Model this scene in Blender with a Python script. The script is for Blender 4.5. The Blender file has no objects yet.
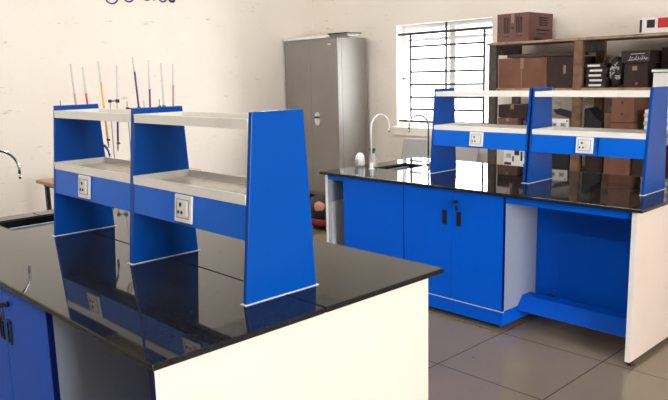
import bpy, bmesh, math, random
from mathutils import Vector, Matrix
random.seed(7)
S = bpy.context.scene
COL = S.collection
PI = math.pi
H = 0.90                                  # bench top height
WY, LX = 6.56, -7.23                      # window wall, left wall
RX, BY, CZ = 3.4, -3.0, 3.3               # right wall, rear wall, ceiling

# ------------------------------------------------------------ materials
def mat(name, col, rough=.5, metal=0., spec=.5, coat=0., noise=None, bump=None, emit=None, alpha=None, trans=0.):
    m = bpy.data.materials.new(name); m.use_nodes = True
    nt = m.node_tree; b = nt.nodes['Principled BSDF']
    b.inputs['Base Color'].default_value = (*col, 1)
    b.inputs['Roughness'].default_value = rough
    b.inputs['Metallic'].default_value = metal
    b.inputs['Specular IOR Level'].default_value = spec
    b.inputs['Coat Weight'].default_value = coat
    b.inputs['Coat Roughness'].default_value = .08
    b.inputs['Transmission Weight'].default_value = trans
    if alpha is not None: b.inputs['Alpha'].default_value = alpha
    if emit:
        b.inputs['Emission Color'].default_value = (*emit[0], 1); b.inputs['Emission Strength'].default_value = emit[1]
    tc = nt.nodes.new('ShaderNodeTexCoord')
    if noise:                             # (scale, second colour, low, high)
        n = nt.nodes.new('ShaderNodeTexNoise'); n.inputs['Scale'].default_value = noise[0]; n.inputs['Detail'].default_value = 6
        r = nt.nodes.new('ShaderNodeMapRange'); r.inputs[1].default_value = noise[2]; r.inputs[2].default_value = noise[3]
        x = nt.nodes.new('ShaderNodeMix'); x.data_type = 'RGBA'
        x.inputs[6].default_value = (*col, 1); x.inputs[7].default_value = (*noise[1], 1)
        nt.links.new(tc.outputs['Object'], n.inputs['Vector']); nt.links.new(n.outputs['Fac'], r.inputs[0])
        nt.links.new(r.outputs[0], x.inputs[0]); nt.links.new(x.outputs[2], b.inputs['Base Color'])
    if bump:
        n2 = nt.nodes.new('ShaderNodeTexNoise'); n2.inputs['Scale'].default_value = bump[0]; n2.inputs['Detail'].default_value = 4
        bp = nt.nodes.new('ShaderNodeBump'); bp.inputs['Strength'].default_value = bump[1]; bp.inputs['Distance'].default_value = .01
        nt.links.new(tc.outputs['Object'], n2.inputs['Vector']); nt.links.new(n2.outputs['Fac'], bp.inputs['Height'])
        nt.links.new(bp.outputs[0], b.inputs['Normal'])
    return m

M = {}
M['blue'] = mat('blue_paint', (.0, .062, .345), .25, spec=.2)
M['blue_strip'] = mat('lit_blue_paint', (.0, .135, .72), .25, spec=.2)  # same rack paint, brightened to stand in for light on the strips
M['rear_wall'] = mat('darkened_rear_wall', (.26, .23, .20), .8)  # unseen wall, darkened to cut the light it reflects onto the benches
M['blue_door'] = mat('blue_laminate', (.0, .112, .72), .32, spec=.12)
M['blue_dark'] = mat('blue_edge_band', (.0, .008, .12), .35, spec=.2)
M['carcass'] = mat('grey_and_shaded_laminate', (.33, .38, .47), .4)
M['white'] = mat('white_laminate', (.80, .67, .59), .38, noise=(3, (.76, .645, .56), .45, .75))
M['edge_white'] = mat('white_edge_band', (.90, .88, .86), .35)
M['shelf'] = mat('cream_shelf_paint', (.94, .92, .86), .35, noise=(9, (.84, .81, .72), .55, .8))
M['tray_floor'] = mat('stained_tray_floor', (.50, .44, .34), .4, noise=(16, (.22, .18, .12), .5, .75))
M['granite'] = mat('black_granite', (.008, .009, .010), .035, spec=.25, noise=(330, (.07, .075, .08), .565, .65))
M['sink'] = mat('black_sink', (.004, .004, .004), .5, spec=.2)
M['chrome'] = mat('chrome', (.75, .75, .76), .12, metal=1)
M['white_pipe'] = mat('white_enamel', (.85, .85, .84), .2)
M['black'] = mat('black_plastic', (.008, .008, .010), .4)
M['white_plastic'] = mat('white_plastic', (.88, .88, .87), .3)
M['almirah'] = mat('grey_enamel_steel', (.275, .252, .228), .42, noise=(2.2, (.24, .218, .196), .4, .7))
M['steel_dark'] = mat('dark_steel', (.03, .028, .028), .5, metal=.4)
M['bar'] = mat('grille_iron', (.035, .032, .035), .5)
M['frame_white'] = mat('white_window_frame', (.80, .80, .82), .4)
M['wood'] = mat('old_brown_wood', (.20, .108, .058), .62, noise=(14, (.09, .045, .026), .4, .7), bump=(40, .2))
M['wood_pale'] = mat('shelf_board_wood', (.40, .27, .17), .6, noise=(12, (.20, .12, .07), .4, .7), bump=(40, .2))
M['wood_dark'] = mat('dark_grey_wood', (.055, .043, .040), .6, noise=(14, (.12, .10, .09), .5, .8))
M['plank'] = mat('dark_brown_plank', (.045, .02, .014), .6)
M['table_wood'] = mat('table_top_wood', (.50, .28, .18), .4, noise=(18, (.38, .2, .12), .4, .7))
M['card'] = mat('brown_cardboard', (.185, .078, .046), .8, noise=(7, (.135, .056, .034), .4, .7))
M['card_pink'] = mat('reddish_brown_cardboard', (.165, .080, .066), .8, noise=(7, (.125, .058, .047), .4, .7))
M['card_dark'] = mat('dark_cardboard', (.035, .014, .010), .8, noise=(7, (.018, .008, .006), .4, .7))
M['tape'] = mat('parcel_tape', (.30, .17, .12), .3)
M['ink'] = mat('black_print', (.018, .010, .010), .7)
M['ink_red'] = mat('red_print', (.55, .02, .02), .7)
M['ink_blue'] = mat('navy_wall_paint', (.02, .025, .10), .6)
M['paper'] = mat('white_paper', (.78, .76, .74), .7)
M['paper_grey'] = mat('grey_paper', (.42, .41, .40), .7)
M['green'] = mat('green_plastic', (.0, .13, .05), .4)
M['clearish'] = mat('translucent_plastic', (.62, .60, .58), .25, alpha=.75)
M['greyboard'] = mat('grey_board', (.52, .52, .53), .5)
M['pinkcloth'] = mat('pink_cloth', (.62, .27, .20), .8)
M['redcloth'] = mat('dark_red_cloth', (.16, .01, .015), .8)
M['glass_tube'] = mat('burette_glass', (.98, .98, .97), .3, alpha=.8)
M['liq_yellow'] = mat('yellow_liquid', (.72, .42, .08), .2)
M['liq_red'] = mat('red_liquid', (.55, .03, .06), .2)
M['liq_purple'] = mat('purple_liquid', (.07, .015, .16), .2)
M['liq_pale'] = mat('pinkish_liquid', (.40, .27, .24), .2)
M['iron_grey'] = mat('grey_stand_rod', (.30, .28, .27), .4, metal=.5)
M['ceiling'] = mat('white_ceiling', (.84, .82, .78), .8)

def wall_mat():
    m = mat('cream_wall_paint', (.88, .82, .74), .75, noise=(1.3, (.84, .775, .69), .45, .75), bump=(25, .10))
    nt = m.node_tree; b = nt.nodes['Principled BSDF']
    base = b.inputs['Base Color'].links[0].from_socket
    tc = nt.nodes.new('ShaderNodeTexCoord'); mp = nt.nodes.new('ShaderNodeMapping'); mp.inputs['Scale'].default_value = (3, 3, 14)
    n = nt.nodes.new('ShaderNodeTexNoise'); n.inputs['Scale'].default_value = 1.7; n.inputs['Detail'].default_value = 8; n.inputs['Roughness'].default_value = .65
    r = nt.nodes.new('ShaderNodeMapRange'); r.inputs[1].default_value = .63; r.inputs[2].default_value = .71; r.inputs[4].default_value = .55
    x = nt.nodes.new('ShaderNodeMix'); x.data_type = 'RGBA'; x.inputs[7].default_value = (.42, .34, .29, 1)
    L = nt.links.new
    L(tc.outputs['Object'], mp.inputs[0]); L(mp.outputs[0], n.inputs['Vector']); L(n.outputs['Fac'], r.inputs[0]); L(r.outputs[0], x.inputs[0])
    L(base, x.inputs[6]); L(x.outputs[2], b.inputs['Base Color'])
    return m
M['wall'] = wall_mat()

def floor_mat():
    m = bpy.data.materials.new('vitrified_floor_tiles'); m.use_nodes = True
    nt = m.node_tree; b = nt.nodes['Principled BSDF']; L = nt.links.new; N = nt.nodes.new
    tc = N('ShaderNodeTexCoord'); mp = N('ShaderNodeMapping')
    mp.inputs['Location'].default_value = (1.725 / .66, -3.19 / .66, 0); mp.inputs['Scale'].default_value = (1 / .66, 1 / .66, 1)
    L(tc.outputs['Object'], mp.inputs[0])
    sep = N('ShaderNodeSeparateXYZ'); L(mp.outputs[0], sep.inputs[0])
    def line(o):
        p = N('ShaderNodeMath'); p.operation = 'PINGPONG'; p.inputs[1].default_value = .5; L(o, p.inputs[0])
        q = N('ShaderNodeMath'); q.operation = 'LESS_THAN'; q.inputs[1].default_value = .0055; L(p.outputs[0], q.inputs[0]); return q.outputs[0]
    mx = N('ShaderNodeMath'); mx.operation = 'MAXIMUM'; L(line(sep.outputs[0]), mx.inputs[0]); L(line(sep.outputs[1]), mx.inputs[1])
    n = N('ShaderNodeTexNoise'); n.inputs['Scale'].default_value = 2.3; n.inputs['Detail'].default_value = 8
    L(tc.outputs['Object'], n.inputs['Vector'])
    cr = N('ShaderNodeMix'); cr.data_type = 'RGBA'; cr.inputs[6].default_value = (.265, .21, .148, 1); cr.inputs[7].default_value = (.20, .162, .115, 1)
    L(n.outputs['Fac'], cr.inputs[0])
    sp = N('ShaderNodeTexVoronoi'); sp.inputs['Scale'].default_value = 5.5; L(tc.outputs['Object'], sp.inputs['Vector'])
    lt = N('ShaderNodeMath'); lt.operation = 'LESS_THAN'; lt.inputs[1].default_value = .055; L(sp.outputs['Distance'], lt.inputs[0])
    ml = N('ShaderNodeMath'); ml.operation = 'MULTIPLY'; ml.inputs[1].default_value = .7; L(lt.outputs[0], ml.inputs[0])
    c1 = N('ShaderNodeMix'); c1.data_type = 'RGBA'; c1.inputs[7].default_value = (.06, .05, .045, 1); L(ml.outputs[0], c1.inputs[0]); L(cr.outputs[2], c1.inputs[6])
    c2 = N('ShaderNodeMix'); c2.data_type = 'RGBA'; c2.inputs[7].default_value = (.07, .055, .045, 1); L(mx.outputs[0], c2.inputs[0]); L(c1.outputs[2], c2.inputs[6])
    L(c2.outputs[2], b.inputs['Base Color']); b.inputs['Roughness'].default_value = .16; b.inputs['Specular IOR Level'].default_value = .4
    return m
M['floor'] = floor_mat()

def pane_mat():
    m = bpy.data.materials.new('window_glass'); m.use_nodes = True
    nt = m.node_tree; nt.nodes.remove(nt.nodes['Principled BSDF'])
    t = nt.nodes.new('ShaderNodeBsdfTransparent'); g = nt.nodes.new('ShaderNodeBsdfGlossy'); g.inputs['Roughness'].default_value = .02
    x = nt.nodes.new('ShaderNodeMixShader'); x.inputs[0].default_value = .06
    nt.links.new(t.outputs[0], x.inputs[1]); nt.links.new(g.outputs[0], x.inputs[2])
    nt.links.new(x.outputs[0], nt.nodes['Material Output'].inputs['Surface'])
    return m
M['pane'] = pane_mat()

# ------------------------------------------------------------ mesh helpers
def nb(): return bmesh.new()
def box(bm, x0, x1, y0, y1, z0, z1, rot=None, piv=None, mi=0):
    vs = [bm.verts.new((x, y, z)) for x in (x0, x1) for y in (y0, y1) for z in (z0, z1)]
    for f in ((0, 1, 3, 2), (4, 6, 7, 5), (0, 4, 5, 1), (2, 3, 7, 6), (0, 2, 6, 4), (1, 5, 7, 3)):
        bm.faces.new([vs[i] for i in f]).material_index = mi
    if rot:
        p = Vector(piv); 
        for v in vs: v.co = p + rot @ (v.co - p)
    return bm
def prism(bm, pts, a, b, axis='z', mi=0):
    def P(p, t):
        if axis == 'z': return (p[0], p[1], t)
        if axis == 'x': return (t, p[0], p[1])
        return (p[0], t, p[1])
    lo = [bm.verts.new(P(p, a)) for p in pts]; hi = [bm.verts.new(P(p, b)) for p in pts]
    fs = [bm.faces.new(lo), bm.faces.new(hi[::-1])]
    n = len(pts)
    for i in range(n): fs.append(bm.faces.new([lo[i], hi[i], hi[(i + 1) % n], lo[(i + 1) % n]]))
    for f in fs: f.material_index = mi
    return bm
def tube(bm, path, r, n=12, mi=0):
    path = [Vector(p) for p in path]
    rs = r if isinstance(r, (list, tuple)) else [r] * len(path)
    rings = []; ref = None
    for i, p in enumerate(path):
        d = (path[min(i + 1, len(path) - 1)] - path[max(i - 1, 0)]).normalized()
        if ref is None:
            ref = Vector((1, 0, 0)) if abs(d.x) < .9 else Vector((0, 1, 0))
        u = (ref - d * ref.dot(d)).normalized(); ref = u; w = d.cross(u)
        rings.append([bm.verts.new(p + (u * math.cos(2 * PI * k / n) + w * math.sin(2 * PI * k / n)) * rs[i]) for k in range(n)])
    for a, b in zip(rings, rings[1:]):
        for k in range(n):
            f = bm.faces.new([a[k], a[(k + 1) % n], b[(k + 1) % n], b[k]]); f.smooth = True; f.material_index = mi
    bm.faces.new(rings[0][::-1]).material_index = mi; bm.faces.new(rings[-1]).material_index = mi
    return bm
def lathe(bm, prof, c, n=24, mi=0, smooth=True):      # prof: (r, z)
    return _lathe(bm, prof, Vector(c), n, mi, smooth)
def _lathe(bm, prof, c, n, mi, smooth):
    rings = [[bm.verts.new(c + Vector((max(r, .0004) * math.cos(2 * PI * k / n), max(r, .0004) * math.sin(2 * PI * k / n), z))) for k in range(n)] for r, z in prof]
    for a, b in zip(rings, rings[1:]):
        for k in range(n):
            f = bm.faces.new([a[k], a[(k + 1) % n], b[(k + 1) % n], b[k]]); f.smooth = smooth; f.material_index = mi
    bm.faces.new(rings[0][::-1]).material_index = mi; bm.faces.new(rings[-1]).material_index = mi
    return bm
def arc(c, r, a0, a1, u, v, n=16):
    c, u, v = Vector(c), Vector(u), Vector(v)
    return [c + u * (r * math.cos(a0 + (a1 - a0) * i / n)) + v * (r * math.sin(a0 + (a1 - a0) * i / n)) for i in range(n + 1)]

WORLD = {}                                # world origin of each parent
def build(name, bm, m, parent=None, bevel=0., seg=2, label=None):
    bmesh.ops.recalc_face_normals(bm, faces=bm.faces)
    if parent is None:
        xs = [v.co.x for v in bm.verts]; ys = [v.co.y for v in bm.verts]; zs = [v.co.z for v in bm.verts]
        o0 = Vector(((min(xs) + max(xs)) / 2, (min(ys) + max(ys)) / 2, min(zs)))
    else: o0 = WORLD[parent.name]
    bmesh.ops.translate(bm, verts=bm.verts, vec=-o0)
    me = bpy.data.meshes.new(name); bm.to_mesh(me); bm.free()
    for x in (m if isinstance(m, (list, tuple)) else [m]): me.materials.append(M[x])
    o = bpy.data.objects.new(name, me); COL.objects.link(o)
    if parent is None: o.location = o0
    else: o.parent = parent
    WORLD[o.name] = o0
    if bevel:
        b = o.modifiers.new('bevel', 'BEVEL'); b.width = bevel; b.segments = seg; b.limit_method = 'ANGLE'; b.angle_limit = .6
    if label: o['label'] = label
    return o
def tag(o, label, cat, group=None):
    o['label'] = label; o['category'] = cat
    if group: o['group'] = group
    return o
def thing(name, loc, label, cat, group=None):
    o = bpy.data.objects.new(name, None); COL.objects.link(o); o.location = loc; o.empty_display_size = .05
    WORLD[o.name] = Vector(loc)
    return tag(o, label, cat, group)
def struct(o): o['kind'] = 'structure'; return o

# ------------------------------------------------------------ room shell
T = .2
struct(build('floor', box(nb(), LX - T, RX + T, BY - T, WY + T, -.1, 0), 'floor'))
struct(build('ceiling', box(nb(), LX - T, RX + T, BY - T, WY + T, CZ, CZ + .1), 'ceiling'))
struct(build('wall_left', box(nb(), LX - T, LX, BY - T, WY + T, 0, CZ), 'wall'))
struct(build('wall_rear', box(nb(), LX, RX, BY - T, BY, 0, CZ), 'rear_wall'))
# window wall with opening
W0, W1, WZ0, WZ1 = -5.73, -4.37, 1.00, 2.22
def wall_hole_y(bm, x0, x1, y0, y1, hx0, hx1, hz0, hz1):
    box(bm, x0, hx0, y0, y1, 0, CZ); box(bm, hx1, x1, y0, y1, 0, CZ)
    box(bm, hx0, hx1, y0, y1, 0, hz0); box(bm, hx0, hx1, y0, y1, hz1, CZ); return bm
struct(build('wall_window_side', wall_hole_y(nb(), LX, RX, WY, WY + T, W0, W1, WZ0, WZ1), 'wall'))
# right wall (behind the photographer's right) with two large windows
R0, R1, RZ0, RZ1 = .0, 2.5, .80, 2.40
bm = nb()
box(bm, RX, RX + T, BY - T, R0, 0, CZ); box(bm, RX, RX + T, R1, WY + T, 0, CZ)
box(bm, RX, RX + T, R0, R1, 0, RZ0); box(bm, RX, RX + T, R0, R1, RZ1, CZ)
struct(build('wall_right', bm, 'wall'))
# window 1 : frame, mullion, sill, panes
bm = nb(); yf0, yf1 = WY + .12, WY + .17
for a in ((W0, W0 + .05, WZ0, WZ1), (W1 - .05, W1, WZ0, WZ1), (W0 + .05, W1 - .05, WZ1 - .05, WZ1), (W0 + .05, W1 - .05, WZ0, WZ0 + .05)):
    box(bm, a[0], a[1], yf0, yf1, a[2], a[3])
box(bm, -5.02, -4.94, yf0 + .001, yf1 - .001, WZ0 + .05, WZ1 - .05)
box(bm, W0 + .05, W1 - .05, yf0, yf1, 2.02, 2.06)
for k in range(4): box(bm, W0 + .05, W1 - .05, yf0 + .015, yf1 - .02, 2.075 + k * .027, 2.087 + k * .027)
wf = struct(build('window_1', bm, 'frame_white'))
build('window_pane', box(nb(), W0 + .02, W1 - .02, WY + .143, WY + .147, WZ0 + .02, WZ1 - .02), 'pane', wf)
struct(build('trim_1', box(nb(), W0 - .04, W1 + .04, WY - .05, WY - .001, WZ0 - .10, WZ0 + .0), 'wall', bevel=.004))
# window 2 in the right wall
bm = nb()
for a in ((R0, R0 + .06, RZ0, RZ1), (R1 - .06, R1, RZ0, RZ1), (R0 + .06, R1 - .06, RZ0, RZ0 + .06), (R0 + .06, R1 - .06, RZ1 - .06, RZ1)):
    box(bm, RX + .08, RX + .13, a[0], a[1], a[2], a[3])
for k in (1, 2, 3): 
    y = R0 + (R1 - R0) * k / 4; box(bm, RX + .081, RX + .129, y - .025, y + .025, RZ0 + .06, RZ1 - .06)
w2 = struct(build('window_2', bm, 'frame_white'))
build('window_pane', box(nb(), RX + .103, RX + .107, R0 + .03, R1 - .03, RZ0 + .03, RZ1 - .03), 'pane', w2)

# security grille in window 1 (built inside the reveal)
gr = thing('window_grille', ((W0 + W1) / 2, WY + .03, WZ0), 'black iron security grille of flat bars across the bright window', 'grille')
for x, zt in ((-5.54, 2.12), (-5.01, 2.215), (-4.49, 2.12)):
    build('vertical_bar', box(nb(), x - .013, x + .013, WY + .034, WY + .042, 1.06, zt), 'bar', gr)
for z in (1.215, 1.36, 1.51, 1.66, 1.81, 1.96):
    build('horizontal_bar', box(nb(), -5.55, -4.48, WY + .022, WY + .033, z - .011, z + .011), 'bar', gr)
for z in (1.07, 2.11):
    build('horizontal_bar', box(nb(), W0 + .001, W1 - .001, WY + .022, WY + .033, z - .013, z + .013), 'bar', gr, label='long bar fixed into the window reveal')
build('fixing_lug', box(nb(), W0 + .001, -5.54, WY + .022, WY + .033, 1.575, 1.590), 'bar', gr)

# partly cut-off blue lettering on the left wall
bm = nb(); X = LX + .0025
def stroke(bm, pts, w=.016, x=X):
    pts = [Vector((0, p[0], p[1])) for p in pts]
    for i in range(len(pts) - 1):
        a, b = pts[i], pts[i + 1]; d = (b - a).normalized(); n = Vector((0, -d.z, d.y)) * w / 2; e = d * w * .25
        q = [a - n - e, b - n + e, b + n + e, a + n - e]
        prism(bm, [(v.y, v.z) for v in q], LX + .0005, x, 'x')
def ar(cy, cz, r, a0, a1, n=10, sx=1.): return [(cy + sx * r * math.cos(a0 + (a1 - a0) * i / n), cz + r * math.sin(a0 + (a1 - a0) * i / n)) for i in range(n + 1)]
arz = lambda cy, cz, *a: ar(cy, cz + .018, *a)
stroke(bm, arz(3.64, 2.515, .075, PI * .85, PI * 2.15)); stroke(bm, arz(3.64, 2.525, .035, PI * .9, PI * 2.1))
stroke(bm, arz(3.84, 2.535, .065, PI * .9, PI * 2.2)); stroke(bm, arz(3.84, 2.60, .05, 0, PI))
stroke(bm, arz(4.06, 2.56, .06, PI * .9, PI * 1.9)); stroke(bm, arz(4.15, 2.54, .03, PI * 1.0, PI * 2.0))
stroke(bm, arz(4.26, 2.545, .052, PI, PI * 2.2)); stroke(bm, arz(4.38, 2.535, .035, 0, PI * 2), .026)
stroke(bm, [(4.31, 2.61), (4.45, 2.66)])
tag(build('wall_lettering', bm, 'ink_blue'), 'dark blue painted lettering on the cream left wall, its top cut off', 'lettering')

# ------------------------------------------------------------ workbenches
def worktop(x0, x1, y0, y1, sink, label):
    t = thing('granite_worktop', ((x0 + x1) / 2, (y0 + y1) / 2, H - .02), label, 'worktop')
    ym = (y0 + y1) / 2; sx0, sx1, sy0, sy1 = sink
    a = [(x0, y0), (x1, y0), (x1, ym - .0020), (sx1, ym - .0020), (sx1, sy0), (sx0, sy0), (sx0, ym - .0020), (x0, ym - .0020)]
    b = [(x0, y1), (x0, ym + .0020), (sx0, ym + .0020), (sx0, sy1), (sx1, sy1), (sx1, ym + .0020), (x1, ym + .0020), (x1, y1)]
    build('slab', prism(nb(), a, H - .02, H), 'granite', t, bevel=.0035, seg=3)
    build('slab', prism(nb(), b, H - .02, H), 'granite', t, bevel=.0035, seg=3)
    return t
def sink_basin(s, label):
    x0, x1, y0, y1 = s; g = .002; x0 += g; x1 -= g; y0 += g; y1 -= g; w = .012
    t = thing('sink_basin', ((x0 + x1) / 2, (y0 + y1) / 2, H - .26), label, 'sink')
    bm = nb()
    for a in ((x0, x0 + w, y0, y1), (x1 - w, x1, y0, y1), (x0 + w, x1 - w, y0, y0 + w), (x0 + w, x1 - w, y1 - w, y1)):
        box(bm, *a, H - .24, H - .006)
    box(bm, x0, x1, y0, y1, H - .25, H - .2401)
    build('bowl', bm, 'sink', t)
    build('drain', lathe(nb(), [(.03, 0), (.03, .004), (.012, .004), (.01, .001)], ((x0 + x1) / 2, (y0 + y1) / 2, H - .24)), 'chrome', t)
def cabinet(x0, x1, y0, y1, doors, label, name='base_cabinet', handles=(), keyx=None):
    """carcass with a blue front, white sides, blue plinth and black feet; y0 is the door face"""
    t = thing(name, ((x0 + x1) / 2, (y0 + y1) / 2, 0), label, 'cabinet')
    bm = nb(); yb = y0 + .021
    box(bm, x0, x0 + .018, yb, y1, .13, H - .022); box(bm, x1 - .018, x1, yb, y1, .13, H - .022)
    box(bm, x0 + .018, x1 - .018, y1 - .018, y1, .13, H - .022); box(bm, x0 + .018, x1 - .018, yb, y1 - .018, .13, .148)
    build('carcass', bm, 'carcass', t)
    build('bottom_edge', box(nb(), x0, x1, y0 + .002, yb, .126, .131), 'edge_white', t)
    build('plinth', box(nb(), x0, x1, y0 + .006, y1, .035, .125), 'blue_door', t, bevel=.002)
    for fx in (x0 + .06, x1 - .06):
        for fy in (y0 + .07, y1 - .07):
            build('foot', lathe(nb(), [(.026, 0), (.028, .006), (.018, .012), (.018, .035)], (fx, fy, 0), 16), 'black', t)
    build('front_edge', box(nb(), x1 - .004, x1 + .0005, y0, yb, .131, H - .022), 'blue_dark', t)
    xs = doors
    for i in range(len(xs) - 1):
        a, b = xs[i] + .0015, xs[i + 1] - .0015
        if i == len(xs) - 2: b -= .003
        d = build('door', box(nb(), a, b, y0, yb - .001, .133, H - .024), 'blue_door', t, bevel=.0015)
        for hx, side in handles:
            if a < hx < b:
                bm = nb(); w, z0, z1 = .017, .642, .738
                for q in ((hx - w, hx - w + .005, z0, z1), (hx + w - .005, hx + w, z0, z1), (hx - w + .005, hx + w - .005, z0, z0 + .006), (hx - w + .005, hx + w - .005, z1 - .006, z1)):
                    box(bm, q[0], q[1], y0 - .006, y0 - .0005, q[2], q[3])
                box(bm, hx - w + .005, hx + w - .005, y0 - .002, y0 - .0005, z0 + .006, z1 - .006)
                build('handle', bm, 'black', d, label='black recessed pull handle')
        if keyx and a < keyx < b:
            bm = nb(); z = .805
            r = Matrix.Rotation(PI / 2, 3, 'X')
            tube(bm, [(keyx, y0 - .001, z), (keyx, y0 - .014, z)], .011, 14)
            box(bm, keyx - .002, keyx + .002, y0 - .034, y0 - .014, z - .008, z + .010)
            tube(bm, arc((keyx + .012, y0 - .030, z - .010), .014, 0, 2 * PI, (1, 0, 0), (0, 0, 1), 14), .0016, 6)
            prism(bm, [(keyx + .006, z - .022), (keyx + .026, z - .020), (keyx + .030, z - .050), (keyx + .012, z - .058)], y0 - .031, y0 - .028, 'y')
            build('lock_and_key', bm, 'black', d, label='black lock with a small key hanging')
    return t
def end_support(x0, x1, y0, y1, edge, label, face='white'):
    t = thing('end_panel', ((x0 + x1) / 2, (y0 + y1) / 2, 0), label, 'panel')
    build('board', box(nb(), x0, x1, y0 + .0015, y1, .03, H - .022), face, t)
    build('edge_band', box(nb(), x0, x1, y0, y0 + .0014, .03, H - .022), edge, t)
    for fy in (y0 + .05, y1 - .06):
        build('foot', lathe(nb(), [(.022, 0), (.024, .005), (.012, .010), (.012, .03)], ((x0 + x1) / 2, fy, 0), 16), 'black', t)
def knee(x0, x1, yf, yb, label, apron=True):
    t = thing('knee_space_back', ((x0 + x1) / 2, yb, 0), label, 'panel')
    build('back_panel', box(nb(), x0, x1, yb, yb + .018, .08, H - .022), 'blue_door', t)
    if apron: build('apron', box(nb(), x0, x1, yf + .015, yf + .033, H - .068, H - .023), 'blue_door', t)
    # sloping folded foot rest
    pts = [(yf + .16, .112), (yf + .245, .188), (yf + .33, .188), (yf + .33, .183), (yf + .247, .183), (yf + .166, .112), (yf + .20, .095), (yf + .196, .090)]
    pts = [(yf + .16, .108), (yf + .235, .190), (yf + .33, .190), (yf + .33, .180), (yf + .240, .180), (yf + .172, .106), (yf + .21, .094), (yf + .206, .088)]
    build('foot_rest', prism(nb(), pts, x0 + .001, x1 - .001, 'x'), 'blue_door', t)
    for x in (x0 + .1, x1 - .14): build('foot_rest_bracket', box(nb(), x, x + .04, yf + .28, yb - .0005, .150, .1795), 'blue_dark', t)

def reagent_shelf(x, y0, y1, ta, tb, double, label, socks, seam=None):
    """x: three upright positions; trapezoid end plates, two lipped trays per bay, socket strips"""
    hs, Z = .6235, H + .0025
    t = thing('reagent_shelf', ((x[0] + x[2]) / 2, (y0 + y1) / 2, H + .0005), label, 'shelf unit')
    fy = lambda z: y0 + ta * (z - H) / hs
    by = lambda z: y1 - tb * (z - H) / hs
    def plate(a, b, lab=None):
        top = H + hs
        bm = prism(nb(), [(y0, Z), (y1, Z), (by(top), top), (fy(top), top)], a, b, 'x')
        o = build('upright', bm, 'blue', t, bevel=.002, label=lab)
        build('base_bead', box(nb(), a - .006, b + .006, y0 - .008, y1 + .008, H + .0004, Z - .0001), 'edge_white', o)
    w = .017
    spans = []
    plate(x[0] - w, x[0]); spans.append(x[0])
    if double == 'gap':
        plate(x[1] - .030, x[1] - .016); plate(x[1] - .002, x[1] + .013); L1, R1_ = x[1] - .030, x[1] + .013
    else:
        plate(x[1] - .030, x[1]); L1, R1_ = x[1] - .030, x[1]
    plate(x[2] - w, x[2])
    bays = [(x[0] + .001, L1 - .001), (R1_ + .001, x[2] - w - .001)]
    for bi, (a, b) in enumerate(bays):
        for z0, z1, nm in ((H + .5676, H + .6012, 'upper_tray'), (H + .3255, H + .3589, 'lower_tray')):
            yf, yb = fy(z1) - .004, by(z1) + .002
            bm = nb(); g = .012
            box(bm, a, b, yf, yf + g, z0, z1); box(bm, a, b, yb - g, yb, z0, z1)
            box(bm, a, a + g, yf + g, yb - g, z0, z1); box(bm, b - g, b, yf + g, yb - g, z0, z1)
            box(bm, a + g, b - g, yf + g, yb - g, z0, z0 + .006, mi=1)
            build(nm, bm, ('shelf', 'tray_floor'), t)
        zb = H + .21
        yf, yb = fy(H + .33) + .001, by(H + .33) - .004
        bm = prism(nb(), [(fy(zb) + .002, zb), (fy(zb) + .07, zb), (yf + .07, H + .325), (yf, H + .325)], a, b, 'x')
        st = build('socket_strip', bm, 'blue_strip', t, bevel=.0015)
        xc = socks[bi]; yc = fy(H + .27) + .001; zc = H + .272; w2, h2 = .056, .050
        rot = Matrix.Rotation(-math.atan(ta / hs), 3, 'X'); pv = (xc, yc, zc)
        pl = build('socket_plate', box(nb(), xc - w2, xc + w2, yc - .010, yc - .001, zc - h2, zc + h2, rot, pv), 'white_plastic', st, bevel=.003, seg=3)
        fr = build('socket_insert', box(nb(), xc - .040, xc + .040, yc - .0130, yc - .0102, zc - .034, zc + .034, rot, pv), 'white_plastic', pl, bevel=.001) if False else None
        bm = nb()
        for (dx, dz, r) in ((-.016, .014, .0058), (-.028, -.014, .0046), (-.006, -.014, .0046)):
            pts = [(xc + dx + r * math.cos(2 * PI * k / 12), zc + dz + r * 1.35 * math.sin(2 * PI * k / 12)) for k in range(12)]
            prism(bm, pts, yc - .0125, yc - .0095, 'y')
        for v in bm.verts: v.co = Vector(pv) + rot @ (v.co - Vector(pv))
        # fine dark outline of the insert
        for q in ((xc - .040, xc - .0385, zc - .034, zc + .034), (xc + .0385, xc + .040, zc - .034, zc + .034), (xc - .040, xc + .040, zc - .034, zc - .0325), (xc - .040, xc + .040, zc + .0325, zc + .034)):
            box(bm, q[0], q[1], yc - .0112, yc - .0095, q[2], q[3], rot, pv)
        build('pin_holes', bm, 'steel_dark', t).parent = st
        build('switch', box(nb(), xc + .010, xc + .032, yc - .0150, yc - .0095, zc - .026, zc + .026, rot, pv), 'white_plastic', t, bevel=.002).parent = st
    if seam:
        zc = H + .27
        build('strip_joint', box(nb(), seam - .002, seam + .002, fy(H + .215), fy(H + .32) + .005, H + .214, H + .318), 'blue_dark', t)
    return t

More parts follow.
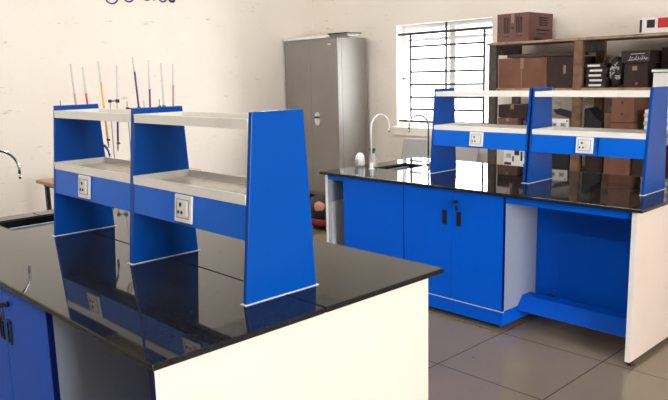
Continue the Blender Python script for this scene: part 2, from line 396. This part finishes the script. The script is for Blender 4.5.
# near bench
NX0, NX1, NY0, NY1 = -4.05, -1.571, .825, 2.063
nsink = (-3.92, -3.62, 1.19, 1.62)
worktop(NX0, NX1, NY0, NY1, nsink, 'glossy black granite worktop of the near lab bench')
sink_basin(nsink, 'black sink basin sunk into the left end of the near black worktop')
ND = NY0 + .02
cabinet(-3.14, -2.33, ND, NY1 - .03, [-3.14, -2.765, -2.33], 'blue two-door cabinet under the near worktop at lower left, white side panel', handles=((-2.715, 1), (-2.80, 0)), keyx=-2.705)
cabinet(-3.80, -3.145, ND, NY1 - .03, [-3.80, -3.145], 'blue cabinet under the sink of the near worktop, beyond the left picture edge', name='sink_cabinet')
end_support(-1.628, -1.601, ND, NY1 - .06, 'blue_dark', 'white end panel closing the near bench, dark blue front edge')
end_support(-4.015, -3.99, ND, NY1 - .06, 'edge_white', 'white end panel at the sink end of the near bench')
knee(-2.3285, -1.629, ND, NY0 + .43 + .17, 'blue back panel and foot rest in the knee space of the near bench', apron=False)
reagent_shelf((-3.327 + .017, -2.535, -1.775), 1.2805, 1.5895, .0568, .0355, 'plain', 'blue and cream two-tier reagent shelf unit standing on the near black worktop', (-2.975, -2.155))

# far bench
FX0, FX1, FY0, FY1 = -3.985, -1.478, 3.632, 4.80
fsink = (-3.79, -3.54, 4.05, 4.43)
worktop(FX0, FX1, FY0, FY1, fsink, 'glossy black granite worktop of the far lab bench, mirroring the window')
sink_basin(fsink, 'black sink basin between two tall taps in the far worktop')
FD = FY0 + .03
cabinet(-3.145, -2.333, FD, FY1 - .03, [-3.145, -2.728, -2.333], 'bright blue two-door cabinet with black handles and key under the far worktop', handles=((-2.785, 1), (-2.671, 0)), keyx=-2.690)
cabinet(-3.752, -3.1455, FD, FY1 - .03, [-3.752, -3.1440], 'plain bright blue sink cabinet at the left end of the far bench', name='sink_cabinet')
end_support(-1.543, -1.515, FD, FY1 - .03, 'edge_white', 'cream white end panel at the right end of the far bench, on a black foot')
end_support(-3.950, -3.925, FD, FY1 - .03, 'edge_white', 'thin white-edged end panel at the left end of the far bench beside the tall cupboard', face='carcass')  # board takes the grey carcass colour for the shade on its inner face
knee(-2.3325, -1.5435, FD, 4.06, 'blue back panel with sloping foot rest in the open knee space of the far bench')
# service gap left of the sink cabinet
t = thing('service_gap_cover', (-3.84, 3.8, 0), 'narrow recessed grey and blue filler at the left end of the far bench', 'panel')
build('filler_panel', box(nb(), -3.924, -3.753, 3.86, 3.878, .04, H - .07), 'blue_dark', t)
build('apron', box(nb(), -3.924, -3.753, FD + .004, FD + .02, H - .058, H - .023), 'blue_door', t)
build('side_duct', box(nb(), -3.924, -3.905, FD + .02, 3.859, .28, .66), 'greyboard', t)
reagent_shelf((-3.217, -2.419, -1.651), 4.062, 4.371, .0568, .0355, 'gap', 'blue and white two-tier reagent shelf unit standing on the far black worktop', (-2.835, -2.035), seam=-1.950)

# taps
def tap(x, y, ztop, d, reach, pipe, label, drop=.11, r=.0072):
    t = thing('swan_neck_tap', (x, y, H + .0005), label, 'tap', None)
    d = Vector(d).normalized(); rr = reach / 2
    build('base', lathe(nb(), [(.024, 0), (.024, .006), (.014, .012), (.013, .045), (.010, .05)], (x, y, H + .0006)), pipe, t)
    p = [Vector((x, y, H + .048)), Vector((x, y, ztop - rr))] + arc(Vector((x, y, ztop - rr)) + d * rr, rr, PI, 0, d, (0, 0, 1))[1:]
    e = p[-1]; p.append(e - Vector((0, 0, drop - .02)))
    build('neck', tube(nb(), p, r), pipe, t)
    e = p[-1]
    build('nozzle', tube(nb(), [e + Vector((0, 0, .004)), e - Vector((0, 0, .02))], [r * 1.25, r * .8]), 'chrome', t)
    return t
tap(-3.735, 3.965, 1.325, (0, 1, 0), .21, 'white_pipe', 'tall white and chrome swan-neck tap at the left of the far sink', drop=.04)
tap(-3.575, 4.475, 1.305, (-.45, -.9, 0), .17, 'chrome', 'thin chrome swan-neck tap at the right of the far sink by the blue upright', drop=.05)
tap(-3.77, 1.09, 1.295, (0, 1, 0), .215, 'chrome', 'chrome swan-neck tap cut by the left picture edge over the near sink', drop=.05)
tap(-3.56, 1.58, 1.305, (-.35, 1, 0), .17, 'chrome', 'chrome swan-neck tap mostly hidden behind the leftmost blue upright', drop=.06)

# things on the far worktop left end
t = thing('soap_dispenser', (-3.985 + .03, 4.03, H), 'small white dome on the far worktop, left of the green-capped bottle', 'dispenser')
build('dome', lathe(nb(), [(.034, .0005), (.040, .02), (.040, .055), (.034, .085), (.020, .105), (.004, .112)], (-3.955, 4.06, H), 20), 'white_plastic', t)
build('front_window', box(nb(), -3.97, -3.935, 4.014, 4.0195, H + .02, H + .06), 'paper_grey', t, bevel=.002)
bx, by_ = -3.845, 4.10
t = thing('spray_bottle', (bx, by_, H), 'clear spray bottle with green trigger head beside the white tap', 'bottle')
build('bottle_body', lathe(nb(), [(.030, .0005), (.034, .01), (.033, .045), (.022, .085), (.012, .10), (.011, .112)], (bx, by_, H), 18), 'clearish', t)
build('trigger_head', box(box(lathe(nb(), [(.014, .112), (.014, .128)], (bx, by_, H), 14), bx - .03, bx + .02, by_ - .010, by_ + .010, H + .128, H + .150), bx - .026, bx - .019, by_ - .006, by_ + .006, H + .098, H + .128), 'green', t)

# ------------------------------------------------------------ steel almirah
AX0, AX1, AY0, AY1, AZ0, AZ1 = -7.19, -6.195, 6.0, 6.50, .11, 2.10
t = thing('steel_almirah', ((AX0 + AX1) / 2, (AY0 + AY1) / 2, 0), 'tall grey steel almirah cupboard standing in the corner of the room', 'cupboard')
bm = nb(); box(bm, AX0, AX1, AY0 + .022, AY1, AZ0, AZ1)
build('body', bm, 'almirah', t, bevel=.006)
am = (AX0 + AX1) / 2
for a, b, l in ((AX0 + .03, am - .0015, None), (am + .0015, AX1 - .03, None)):
    d = build('door', box(nb(), a, b, AY0, AY0 + .021, AZ0 + .05, AZ1 - .04), 'almirah', t, bevel=.003)
    if a > am - .1:
        bm = nb(); cx, cz = am + .11, 1.105
        pts = [(cx + .052 * math.cos(2 * PI * k / 24), cz + .085 * math.sin(2 * PI * k / 24)) for k in range(24)]
        prism(bm, pts, AY0 - .006, AY0 - .0004, 'y')
        build('handle_plate', bm, 'frame_white', d, label='pale oval handle plate')
        build('handle', box(tube(nb(), [(cx + .01, AY0 - .006, cz + .02), (cx + .01, AY0 - .03, cz + .02)], .012), cx - .02, cx + .075, AY0 - .040, AY0 - .028, cz + .010, cz + .032), 'steel_dark', d)
        build('name_plate', box(nb(), am + .33, am + .385, AY0 - .003, AY0 - .0005, AZ1 - .085, AZ1 - .07), 'paper', d, label='small white badge')
build('frame_front', box(box(box(nb(), AX0, AX0 + .028, AY0 + .002, AY0 + .021, AZ0, AZ1), AX1 - .028, AX1, AY0 + .002, AY0 + .021, AZ0, AZ1), AX0 + .028, AX1 - .028, AY0 + .002, AY0 + .021, AZ1 - .038, AZ1), 'almirah', t)
build('side_fold', box(box(nb(), AX1 + .0002, AX1 + .004, AY0 + .07, AY0 + .10, AZ0 + .01, AZ1 - .01), AX1 + .0002, AX1 + .006, AY1 - .03, AY1, AZ0, AZ1), 'almirah', t)
for x in (AX0 + .04, AX1 - .04):
    for y in (AY0 + .06, AY1 - .05): build('leg', box(nb(), x - .02, x + .02, y - .02, y + .02, 0, AZ0), 'steel_dark', t)
tag(build('foam_sheet', box(nb(), AX0 - .02, -6.36, AY0 - .02, AY1 - .05, AZ1 + .001, AZ1 + .034), 'edge_white', bevel=.004), 'flat white sheet lying on top of the grey almirah', 'sheet')
bm = nb(); box(bm, -6.34, -6.0, AY0 + .02, AY1 - .03, AZ1 + .031, AZ1 + .034)
bm.free(); bm = nb()
ty0, ty1, tx0, tx1 = AY0 + .01, AY0 + .24, -6.35, -6.03
prism(bm, [(ty0 + .02, AZ1 + .002), (ty1 - .02, AZ1 + .002), (ty1, AZ1 + .035), (ty0, AZ1 + .035)], tx0, tx1, 'x')
t = thing('metal_tray', ((tx0 + tx1) / 2, (ty0 + ty1) / 2, AZ1 + .001), 'thin grey metal tray with a dark rim overhanging the top of the almirah', 'tray')
build('pan', bm, 'almirah', t, bevel=.004)
bm = nb()
for a in ((tx0 - .01, tx1 + .01, ty0 - .01, ty0 + .002), (tx0 - .01, tx1 + .01, ty1 - .002, ty1 + .01), (tx0 - .01, tx0 + .002, ty0 + .002, ty1 - .002), (tx1 - .002, tx1 + .01, ty0 + .002, ty1 - .002)): box(bm, *a, AZ1 + .0355, AZ1 + .050)
build('rim', bm, 'steel_dark', t)

# bundle on the floor in front of the almirah
t = thing('bag', (-5.5, 5.05, 0), 'black bag with pink and dark red cloth, on the floor before the almirah', 'bag')
def blob(bm, c, s, seed, mi=0):
    r = random.Random(seed)
    g = bmesh.ops.create_icosphere(bm, subdivisions=3, radius=1)
    off = [r.uniform(0, 6) for _ in range(6)]
    for v in g['verts']:
        p = v.co.copy(); k = 1 + .10 * math.sin(4 * p.x + off[0]) + .08 * math.sin(5 * p.y + off[1]) * math.cos(4 * p.z + off[2])
        q = Vector((abs(p.x) ** .75 * (1 if p.x > 0 else -1), abs(p.y) ** .75 * (1 if p.y > 0 else -1), abs(p.z) ** .75 * (1 if p.z > 0 else -1)))
        v.co = Vector(c) + Vector((q.x * s[0], q.y * s[1], q.z * s[2])) * k
    for f in bm.faces: f.smooth = True
    zmin = min(v.co.z for v in bm.verts)
    if zmin < .002: 
        for v in bm.verts: v.co.z = max(v.co.z, .002)
    return bm
build('bag_body', blob(nb(), (-5.50, 5.10, .17), (.30, .16, .17), 3), 'black', t)
build('cloth', blob(nb(), (-5.43, 4.97, .245), (.07, .06, .06), 5), 'pinkcloth', t, label='bundle of pink cloth')
build('cloth', blob(nb(), (-5.44, 4.95, .085), (.12, .07, .04), 6), 'redcloth', t, label='dark red cloth')
build('strap', tube(nb(), [(-5.40, 5.0, .30), (-5.37, 5.0, .35), (-5.33, 5.02, .36), (-5.31, 5.05, .30)], .010, 8), 'tape', t)

# grey board leaning below the window
bm = prism(nb(), [(-5.62, .30), (-4.48, .30), (-4.38, .885), (-5.46, .885)], 6.36, 6.385, 'y')
tag(build('leaning_board', bm, 'greyboard', bevel=.004), 'plain grey board propped below the window sill behind the far bench', 'board')
bpy.data.objects['leaning_board'].location.z = .001
for v in bpy.data.objects['leaning_board'].data.vertices:
    if v.co.z < .1: v.co.z = 0.0
    else: v.co.z = .884

# ------------------------------------------------------------ burette table
TX0, TX1, TY0, TY1, TZ = -6.62, -5.95, 2.43, 3.82, .74
t = thing('side_table', ((TX0 + TX1) / 2, (TY0 + TY1) / 2, 0), 'wooden-topped table with black metal legs before the left wall', 'table')
build('table_top', box(nb(), TX0, TX1, TY0, TY1, TZ - .03, TZ), 'table_wood', t, bevel=.003)
bm = nb()
for a in ((TX0 + .05, TX1 - .05, TY0 + .05, TY0 + .07), (TX0 + .05, TX1 - .05, TY1 - .07, TY1 - .05)): box(bm, *a, TZ - .06, TZ - .031)
build('frame', bm, 'black', t)
for x in (TX0 + .04, TX1 - .07):
    for y in (TY0 + .06, TY1 - .10): build('leg', box(nb(), x, x + .035, y, y + .035, 0, TZ - .0605), 'black', t)

BX = -6.25
def stand(y, z, label):
    t = thing('burette_stand', (BX - .05, y, TZ), label, 'stand', 'burette stands behind the near shelf')
    build('base_plate', box(nb(), BX - .11, BX + .05, y - .045, y + .045, TZ + .0005, TZ + .014), 'black', t, bevel=.003)
    build('rod', tube(nb(), [(BX - .05, y, TZ + .013), (BX - .05, y, z)], .005, 8), 'iron_grey', t)
    return t
def clamp(st, y, yb, z):
    bm = tube(nb(), [(BX - .048, y, z), (BX - .0, yb, z)], .006, 8)
    box(bm, BX - .062, BX - .038, y - .012, y + .012, z - .014, z + .014)
    box(bm, BX - .012, BX + .014, yb - .013, yb + .013, z - .016, z + .016)
    build('clamp', bm, 'black', st)
SL = 'thin grey burette stand behind the near shelf, '
st = [stand(2.60, 1.475, SL + 'leftmost'), stand(2.857, 1.42, SL + 'hidden by the left upright'), stand(3.075, 1.465, SL + 'between the yellow and purple burettes'),
      stand(3.25, 1.44, SL + 'beside the tall purple burette'), stand(3.43, 1.44, SL + 'left of the short purple burette'), stand(3.60, 1.45, SL + 'rightmost')]
def burette(y, ztop, zliq, liq, lean, label, zb=1.07):
    t = thing('burette', (BX, y + lean * .5, zb - .05), label, 'burette', None)
    P = lambda z: (BX, y + lean * (ztop - z), z)
    r = .0105
    build('glass_tube', tube(nb(), [P(ztop), P(ztop - .006), P(zliq + .0005)], [r * 1.25, r, r], 12), 'glass_tube', t)
    build('liquid', tube(nb(), [P(zliq), P(zb + .05)], r * .9, 10), liq, t, label={'liq_pale': 'pale pinkish liquid', 'liq_red': 'red liquid', 'liq_yellow': 'yellow liquid', 'liq_purple': 'purple liquid'}[liq])
    build('stopcock', tube(tube(nb(), [(BX - .012, P(zb + .03)[1], zb + .03), (BX + .03, P(zb + .03)[1], zb + .03)], .010, 10), [P(zb + .049), P(zb - .02), P(zb - .05)], [.007, .006, .0025], 10), 'black', t)
    return t
burette(2.705, 1.80, 1.535, 'liq_pale', 0.04, 'clear burette holding pinkish liquid, leftmost behind the near shelf', 1.03)
burette(2.815, 1.77, 1.53, 'liq_red', 0.04, 'clear burette with red liquid, second from the left behind the near shelf', 1.03)
burette(2.970, 1.82, 1.63, 'liq_yellow', 0.04, 'burette filled with yellow liquid behind the near shelf', 1.06)
burette(3.150, 1.78, 1.30, 'liq_purple', -0.07, 'clear burette with purple liquid low down, right of the yellow one', 1.02)
burette(3.320, 1.86, 1.72, 'liq_purple', 0.05, 'nearly full purple burette rising over the middle blue upright', 1.03)
burette(3.485, 1.83, 1.55, 'liq_purple', -0.04, 'burette half full of dark purple liquid above the middle upright', 1.03)
burette(3.620, 1.80, 1.36, 'liq_pale', 0.00, 'clear empty-looking burette between purple and pinkish ones', 1.03)
burette(3.755, 1.79, 1.58, 'liq_pale', -0.07, 'clear burette with pale pinkish liquid, rightmost behind the near shelf', 1.03)
clamp(st[0], 2.60, 2.722, 1.38); clamp(st[1], 2.857, 2.988, 1.36); clamp(st[2], 3.075, 3.127, 1.45); clamp(st[3], 3.25, 3.345, 1.37)
clamp(st[4], 3.43, 3.466, 1.36); clamp(st[5], 3.60, 3.724, 1.34); 
clamp(st[1], 2.857, 2.833, 1.34); clamp(st[5], 3.60, 3.620, 1.37)

# ------------------------------------------------------------ wooden storage rack
KX = (-4.03, -3.13, -2.20); KY0, KY1 = 6.0, 6.50
t = thing('wooden_rack', (-3.1, 6.25, 0), 'open brown wooden storage rack full of boxes against the window wall', 'rack')
for i, x in enumerate(KX):
    for y in (KY0, KY1 - .07):
        m = 'wood_dark' if i == 0 else 'wood'
        build('post', box(nb(), x, x + .085, y, y + .045, 0, 1.895), m, t, bevel=.003)
    build('side_rail', box(nb(), x + .005, x + .08, KY0 + .046, KY1 - .071, 1.80, 1.89), 'wood_dark', t)
SH = (1.92, 1.475, 1.085, .70, .30)
for z in SH:
    if z > 1.9: build('shelf_board', box(nb(), KX[0] - .02, KX[2] + .11, KY0 - .01, KY1, z - .024, z), 'wood_pale', t, bevel=.002)
    else:
        for a, b in ((KX[0] + .086, KX[1] - .001), (KX[1] + .086, KX[2] - .001)):
            build('shelf_board', box(nb(), a, b, KY0 + .002, KY1, z - .024, z), 'wood_pale', t, bevel=.002)

G = .0015
def carton(x0, x1, y0, y1, z0, h, m, label, name='cardboard_box', cat='box', tape=True, prints=(), group=None):
    t = thing(name, ((x0 + x1) / 2, (y0 + y1) / 2, z0 + G), label, cat, group)
    z0 += G; z1 = z0 + h
    build('carton', box(nb(), x0, x1, y0, y1, z0, z1), m, t, bevel=.003)
    if tape:
        xm = (x0 + x1) / 2
        bm = nb(); box(bm, xm - .018, xm + .018, y0 - .0012, y0 - .0002, z1 - h * .35, z1); box(bm, xm - .018, xm + .018, y0 - .0012, y1, z1 + .0002, z1 + .0012)
        build('tape', bm, 'tape', t)
    if prints:
        groups = {}
        for p in prints: groups.setdefault(p[0], []).append(p[1:])
        for k, L in groups.items():
            bm = nb()
            for face, u0, u1, v0, v1 in L:             # u along the face (0..1), v up (0..1)
                if face == 'f': box(bm, x0 + (x1 - x0) * u0, x0 + (x1 - x0) * u1, y0 - .0016, y0 - .0003, z0 + h * v0, z0 + h * v1)
                else: box(bm, x1 + .0003, x1 + .0016, y0 + (y1 - y0) * u0, y0 + (y1 - y0) * u1, z0 + h * v0, z0 + h * v1)
            build('print', bm, k, t)
    return t
def arrows(u): # upright bottle / arrow outlines
    o = []
    for d in (0, .10):
        o += [('ink', 'f', u + d, u + d + .032, .30, .80), ('ink', 'f', u + d + .052, u + d + .080, .30, .80), ('ink', 'f', u + d + .01, u + d + .07, .80, .86)]
    o += [('ink', 'f', u - .01, u + .19, .17, .20)]
    return o
rows = []
for k in range(4): rows += [('ink', 'r', .40 + .03 * (k % 2), .80 - .05 * (k % 2), .80 - k * .085, .85 - k * .085)]
rows += [('ink', 'r', .30, .85, .36, .42), ('ink', 'r', .38, .75, .24, .28)]
carton(-3.945, -3.60, 6.01, 6.46, SH[0], .265, 'card_pink', 'brown cardboard box with black arrow marks on top of the rack', prints=arrows(.22) + arrows(.62) + [('ink', 'f', .46, .54, .45, .50)] + rows)
t = thing('parcel', (-2.38, 6.2, SH[0] + G), 'white parcel with dark and red printing on top of the rack at right', 'box')
z0 = SH[0] + G
build('carton', box(nb(), -2.56, -2.15, 6.03, 6.35, z0, z0 + .135), 'paper', t, bevel=.006)
build('print', box(nb(), -2.50, -2.435, 6.0275, 6.0295, z0 + .045, z0 + .11), 'ink', t)
build('print', box(nb(), -2.41, -2.20, 6.0275, 6.0295, z0 + .04, z0 + .12), 'ink_red', t, label='red printed patch')
build('shadow_strip', box(nb(), -2.5595, -2.54, 6.0275, 6.0295, z0 + .01, z0 + .115), 'ink', t)  # dark strip drawn as the shadow at the parcel's left end
tag(build('dark_cloth', blob(nb(), (-3.555, 6.13, SH[0] + .017), (.035, .06, .012), 9), 'black'), 'small dark rag on the rack top beside the cardboard box', 'cloth')

s = SH[1]
carton(-3.935, -3.41, 6.03, 6.46, s, .285, 'card', 'wide reddish brown cardboard box in the upper left of the rack', prints=[('tape', 'f', .485, .50, .02, .9)])
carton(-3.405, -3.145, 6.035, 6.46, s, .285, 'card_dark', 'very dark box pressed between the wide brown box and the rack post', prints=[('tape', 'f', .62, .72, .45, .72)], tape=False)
tag(build('wooden_plank', box(nb(), -3.86, -3.135, 6.06, 6.30, s + .292, s + .325), 'plank', bevel=.003), 'dark wooden plank lying on the wide cardboard box', 'plank')
# stack of printed books
for k in range(5):
    z = s + G + k * .043
    t = thing('book', (-2.93, 6.14, z), 'dark book with white printed spine, number %s in the stack at mid rack' % ('one from the bottom', 'two from the bottom', 'three from the bottom', 'four from the bottom', 'five, topmost')[k], 'book', 'stack of dark books')
    t['label'] = ('lowest', 'second lowest', 'middle', 'second highest', 'topmost')[k] + ' dark book with white spine print in the rack stack'
    dx = (.0, .006, -.004, .005, -.016)[k]
    build('cover', box(nb(), -3.02 + dx, -2.835 + dx, 6.03, 6.26, z, z + .040), 'ink', t, bevel=.002)
    build('spine_print', box(nb(), -2.99 + dx, -2.875 + dx, 6.0285, 6.0297, z + .012, z + .030), 'paper', t)
t = thing('wrapped_parcel', (-2.765, 6.14, s), 'rounded black bag with grey and white scribbled print beside the books', 'bag')
bm = blob(nb(), (-2.762, 6.14, s + .135), (.066, .09, .125), 12)
build('sack', bm, 'ink', t)
bm = nb(); rr = random.Random(4)
for k in range(9):
    cy = s + .05 + .19 * rr.random(); cx = -2.80 + .07 * rr.random()
    stro = [(cx + .022 * math.cos(a), cy + .018 * math.sin(a)) for a in [rr.uniform(0, 6) + i * .7 for i in range(5)]]
    for a, b in zip(stro, stro[1:]): tube(bm, [(a[0], 6.045, a[1]), (b[0], 6.045, b[1])], .0045, 6)
build('print', bm, 'paper_grey', t)
carton(-2.675, -2.475, 6.035, 6.40, s, .205, 'card_dark', 'plain brown box under the black box with white script', name='cardboard_box', prints=[('tape', 'f', .35, .55, .70, .88), ('ink_red', 'f', .5, .6, .1, .2)], tape=False)
t = thing('shoe_box', (-2.57, 6.14, s + .21), 'black box with slanted white script lying on the brown box', 'box')
z0 = s + .2085
build('carton', box(nb(), -2.70, -2.455, 6.02, 6.30, z0, z0 + .10), 'ink', t, bevel=.003)
bm = nb()
wz = z0 + .038
for i in range(9):
    x = -2.63 + i * .017
    prism(bm, [(x, wz - .018 + .010 * (i % 2)), (x + .006, wz - .018 + .010 * (i % 2)), (x + .016, wz + .020 - .008 * (i % 3)), (x + .010, wz + .020 - .008 * (i % 3))], 6.0182, 6.0197, 'y')
prism(bm, [(-2.64, wz - .02), (-2.47, wz - .006), (-2.47, wz - .001), (-2.64, wz - .014)], 6.0182, 6.0197, 'y')
prism(bm, [(-2.62, wz + .032), (-2.50, wz + .034), (-2.50, wz + .040), (-2.62, wz + .038)], 6.0182, 6.0197, 'y')
build('script_print', bm, 'paper_grey', t)
carton(-2.44, -2.215, 6.22, 6.48, s, .33, 'card_dark', 'large dark brown box at the right end of the upper rack shelf', tape=False)
t = thing('file_box', (-2.36, 6.1, s), 'white box with green lid by the right uprights of the rack', 'box')
build('carton', box(nb(), -2.425, -2.215, 6.03, 6.20, s + G, s + .12), 'paper', t, bevel=.003)
build('lid', box(nb(), -2.44, -2.21, 6.02, 6.205, s + .121, s + .155), 'green', t, bevel=.003)
build('label_strip', box(nb(), -2.435, -2.215, 6.0180, 6.0196, s + .128, s + .146), 'paper', t)

s = SH[2]
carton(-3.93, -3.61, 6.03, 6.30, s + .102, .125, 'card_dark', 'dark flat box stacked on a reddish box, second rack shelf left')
carton(-3.925, -3.70, 6.02, 6.34, s, .098, 'card_pink', 'low reddish box at the left of the second rack shelf')
t = thing('bottle', (-3.65, 6.05, s), 'small dark bottle with blue cap on the second rack shelf', 'bottle')
build('bottle_body', lathe(nb(), [(.028, .001), (.030, .01), (.030, .075), (.014, .088)], (-3.655, 6.09, s), 14), 'black', t)
M['cap_blue'] = mat('blue_cap', (.02, .04, .55), .4)
build('cap', lathe(nb(), [(.016, .0882), (.016, .108)], (-3.655, 6.09, s), 14), 'cap_blue', t)
bpy.data.objects['bottle'].location.y = 6.09
for ch in bpy.data.objects['bottle'].children: ch.location.y = -.04
for ch in bpy.data.objects['bottle'].children: ch.location.y = -.04
t0 = carton(-3.36, -3.165, 6.03, 6.22, s, .105, 'paper', 'white printed box with dark oval drawings on the second rack shelf', tape=False,
       prints=[('paper_grey', 'f', .10, .36, .25, .65), ('ink', 'f', .20, .30, .38, .52), ('paper_grey', 'f', .56, .84, .25, .65), ('ink', 'f', .62, .74, .38, .52), ('ink', 'f', .85, .92, .75, .88)])
tag(build('black_tray', prism(nb(), [(-3.30, s + .155), (-3.14, s + .118), (-3.14, s + .150), (-3.22, s + .172), (-3.34, s + .20)], 6.04, 6.20, 'y'), 'black'), 'tilted black plastic tray on the white printed box', 'tray')
bpy.data.objects['black_tray'].location.z -= .008
tag(build('black_tray', prism(nb(), [(-3.03, s + .002), (-2.86, s + .002), (-2.86, s + .08), (-2.93, s + .13), (-3.00, s + .21), (-3.03, s + .20)], 6.05, 6.25, 'y'), 'black'), 'slanting black folder pile right of the middle rack post', 'folder')
carton(-2.845, -2.775, 6.06, 6.40, s, .165, 'card', 'narrow brown box standing left of the tall orange-brown box', tape=False)
carton(-2.772, -2.575, 6.03, 6.45, s + .088, .215, 'card', 'tall orange-brown box with dark hand holes under the upper shelf', prints=[('ink', 'f', .46, .54, .75, .85), ('ink', 'f', .46, .54, .30, .38)], tape=False)
carton(-2.77, -2.56, 6.02, 6.40, s, .084, 'card', 'low brown box supporting the tall orange-brown box', tape=False)
for k in range(6):
    z = s + G + k * .034
    tag(build('paper_packet', box(nb(), -2.49 + .006 * (k % 2), -2.26, 6.04, 6.26, z, z + .031), ('paper_grey', 'paper')[k % 2], bevel=.003), ('lowest', 'second lowest', 'third lowest', 'third highest', 'second highest', 'topmost')[k] + ' grey-white paper packet by the right end of the second shelf', 'packet', 'paper packets in the rack')

s = SH[3]
t0 = carton(-3.86, -3.56, 6.03, 6.12, s, .215, 'paper', 'white poster-like box with black drawings low in the rack left', tape=False,
       prints=[('ink', 'f', .04, .30, .08, .20), ('ink', 'f', .42, .60, .55, .80), ('ink', 'f', .65, .72, .30, .72), ('ink', 'f', .34, .40, .25, .5), ('ink', 'f', .75, .95, .08, .18), ('paper_grey', 'f', .1, .3, .4, .6), ('paper_grey', 'f', .75, .9, .45, .75)])
carton(-3.38, -3.16, 6.04, 6.3, s, .17, 'black', 'black case on the third rack shelf left of the middle post', tape=False)
carton(-2.83, -2.60, 6.05, 6.45, s, .23, 'card', 'brown carton on the third rack shelf beneath the low brown box', tape=False)
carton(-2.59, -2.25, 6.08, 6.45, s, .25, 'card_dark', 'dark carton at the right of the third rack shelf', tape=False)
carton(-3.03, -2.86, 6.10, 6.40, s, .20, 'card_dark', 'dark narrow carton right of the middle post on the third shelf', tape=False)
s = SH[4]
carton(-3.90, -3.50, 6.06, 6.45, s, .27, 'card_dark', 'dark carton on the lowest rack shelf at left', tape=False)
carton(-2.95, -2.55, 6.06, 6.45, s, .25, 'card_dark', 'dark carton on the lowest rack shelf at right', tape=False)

# ------------------------------------------------------------ light
w = bpy.data.worlds.new('day'); S.world = w; w.use_nodes = True
bg = w.node_tree.nodes['Background']; bg.inputs[0].default_value = (.93, .96, 1, 1); bg.inputs[1].default_value = 4.0
def area(name, loc, rot, sx, sy, e, col):
    l = bpy.data.lights.new(name, 'AREA'); l.shape = 'RECTANGLE'; l.size = sx; l.size_y = sy; l.energy = e; l.color = col
    o = bpy.data.objects.new(name, l); COL.objects.link(o); o.location = loc; o.rotation_euler = rot; return o
area('daylight_right_window', (RX + .45, (R0 + R1) / 2, (RZ0 + RZ1) / 2), (0, PI / 2, 0), 1.6, 2.5, 310, (1, .98, .95))
area('daylight_back_window', ((W0 + W1) / 2, WY + .45, 1.65), (-PI / 2, 0, 0), 1.3, 1.2, 90, (.95, .98, 1))
# tube lamps added out of view as fill light
for i, (x, y) in enumerate(((-5.2, 3.2), (-2.9, 3.2), (-5.0, -.4), (-2.6, -.4))):
    t = thing('fill_lamp', (x, y, CZ - .08), 'added fill lamp, a white tube out of view under the ceiling', 'lamp', 'added fill lamps')
    build('housing', box(nb(), x - .62, x + .62, y - .04, y + .04, CZ - .05, CZ - .001), 'frame_white', t)
    M['tube_on'] = M.get('tube_on') or mat('lit_tube', (1, 1, 1), .5, emit=((1, .975, .94), 118))
    build('lamp_tube', tube(nb(), [(x - .6, y, CZ - .07), (x + .6, y, CZ - .07)], .015, 10), 'tube_on', t)

# ------------------------------------------------------------ camera
f = 695.04; yaw, pitch, roll = .7597, .1754, -.0242
fw = Vector((-math.cos(yaw), math.sin(yaw), 0)); rt = Vector((math.sin(yaw), math.cos(yaw), 0)); up = Vector((0, 0, 1))
F = fw * math.cos(pitch) - up * math.sin(pitch); U = up * math.cos(pitch) + fw * math.sin(pitch)
R2 = rt * math.cos(roll) + U * math.sin(roll); U2 = U * math.cos(roll) - rt * math.sin(roll)
cam = bpy.data.cameras.new('camera'); co = bpy.data.objects.new('camera', cam); COL.objects.link(co)
cam.sensor_width = 36; cam.lens = f * 36 / 668; cam.clip_start = .05
mm = Matrix((R2, U2, -F)).transposed().to_4x4(); mm.translation = (0, 0, 1.627)
co.matrix_world = mm; S.camera = co
S.view_settings.view_transform = 'Standard'; S.view_settings.look = 'None'
S.view_settings.exposure = .46; S.view_settings.gamma = 1; S.view_settings.use_curve_mapping = False
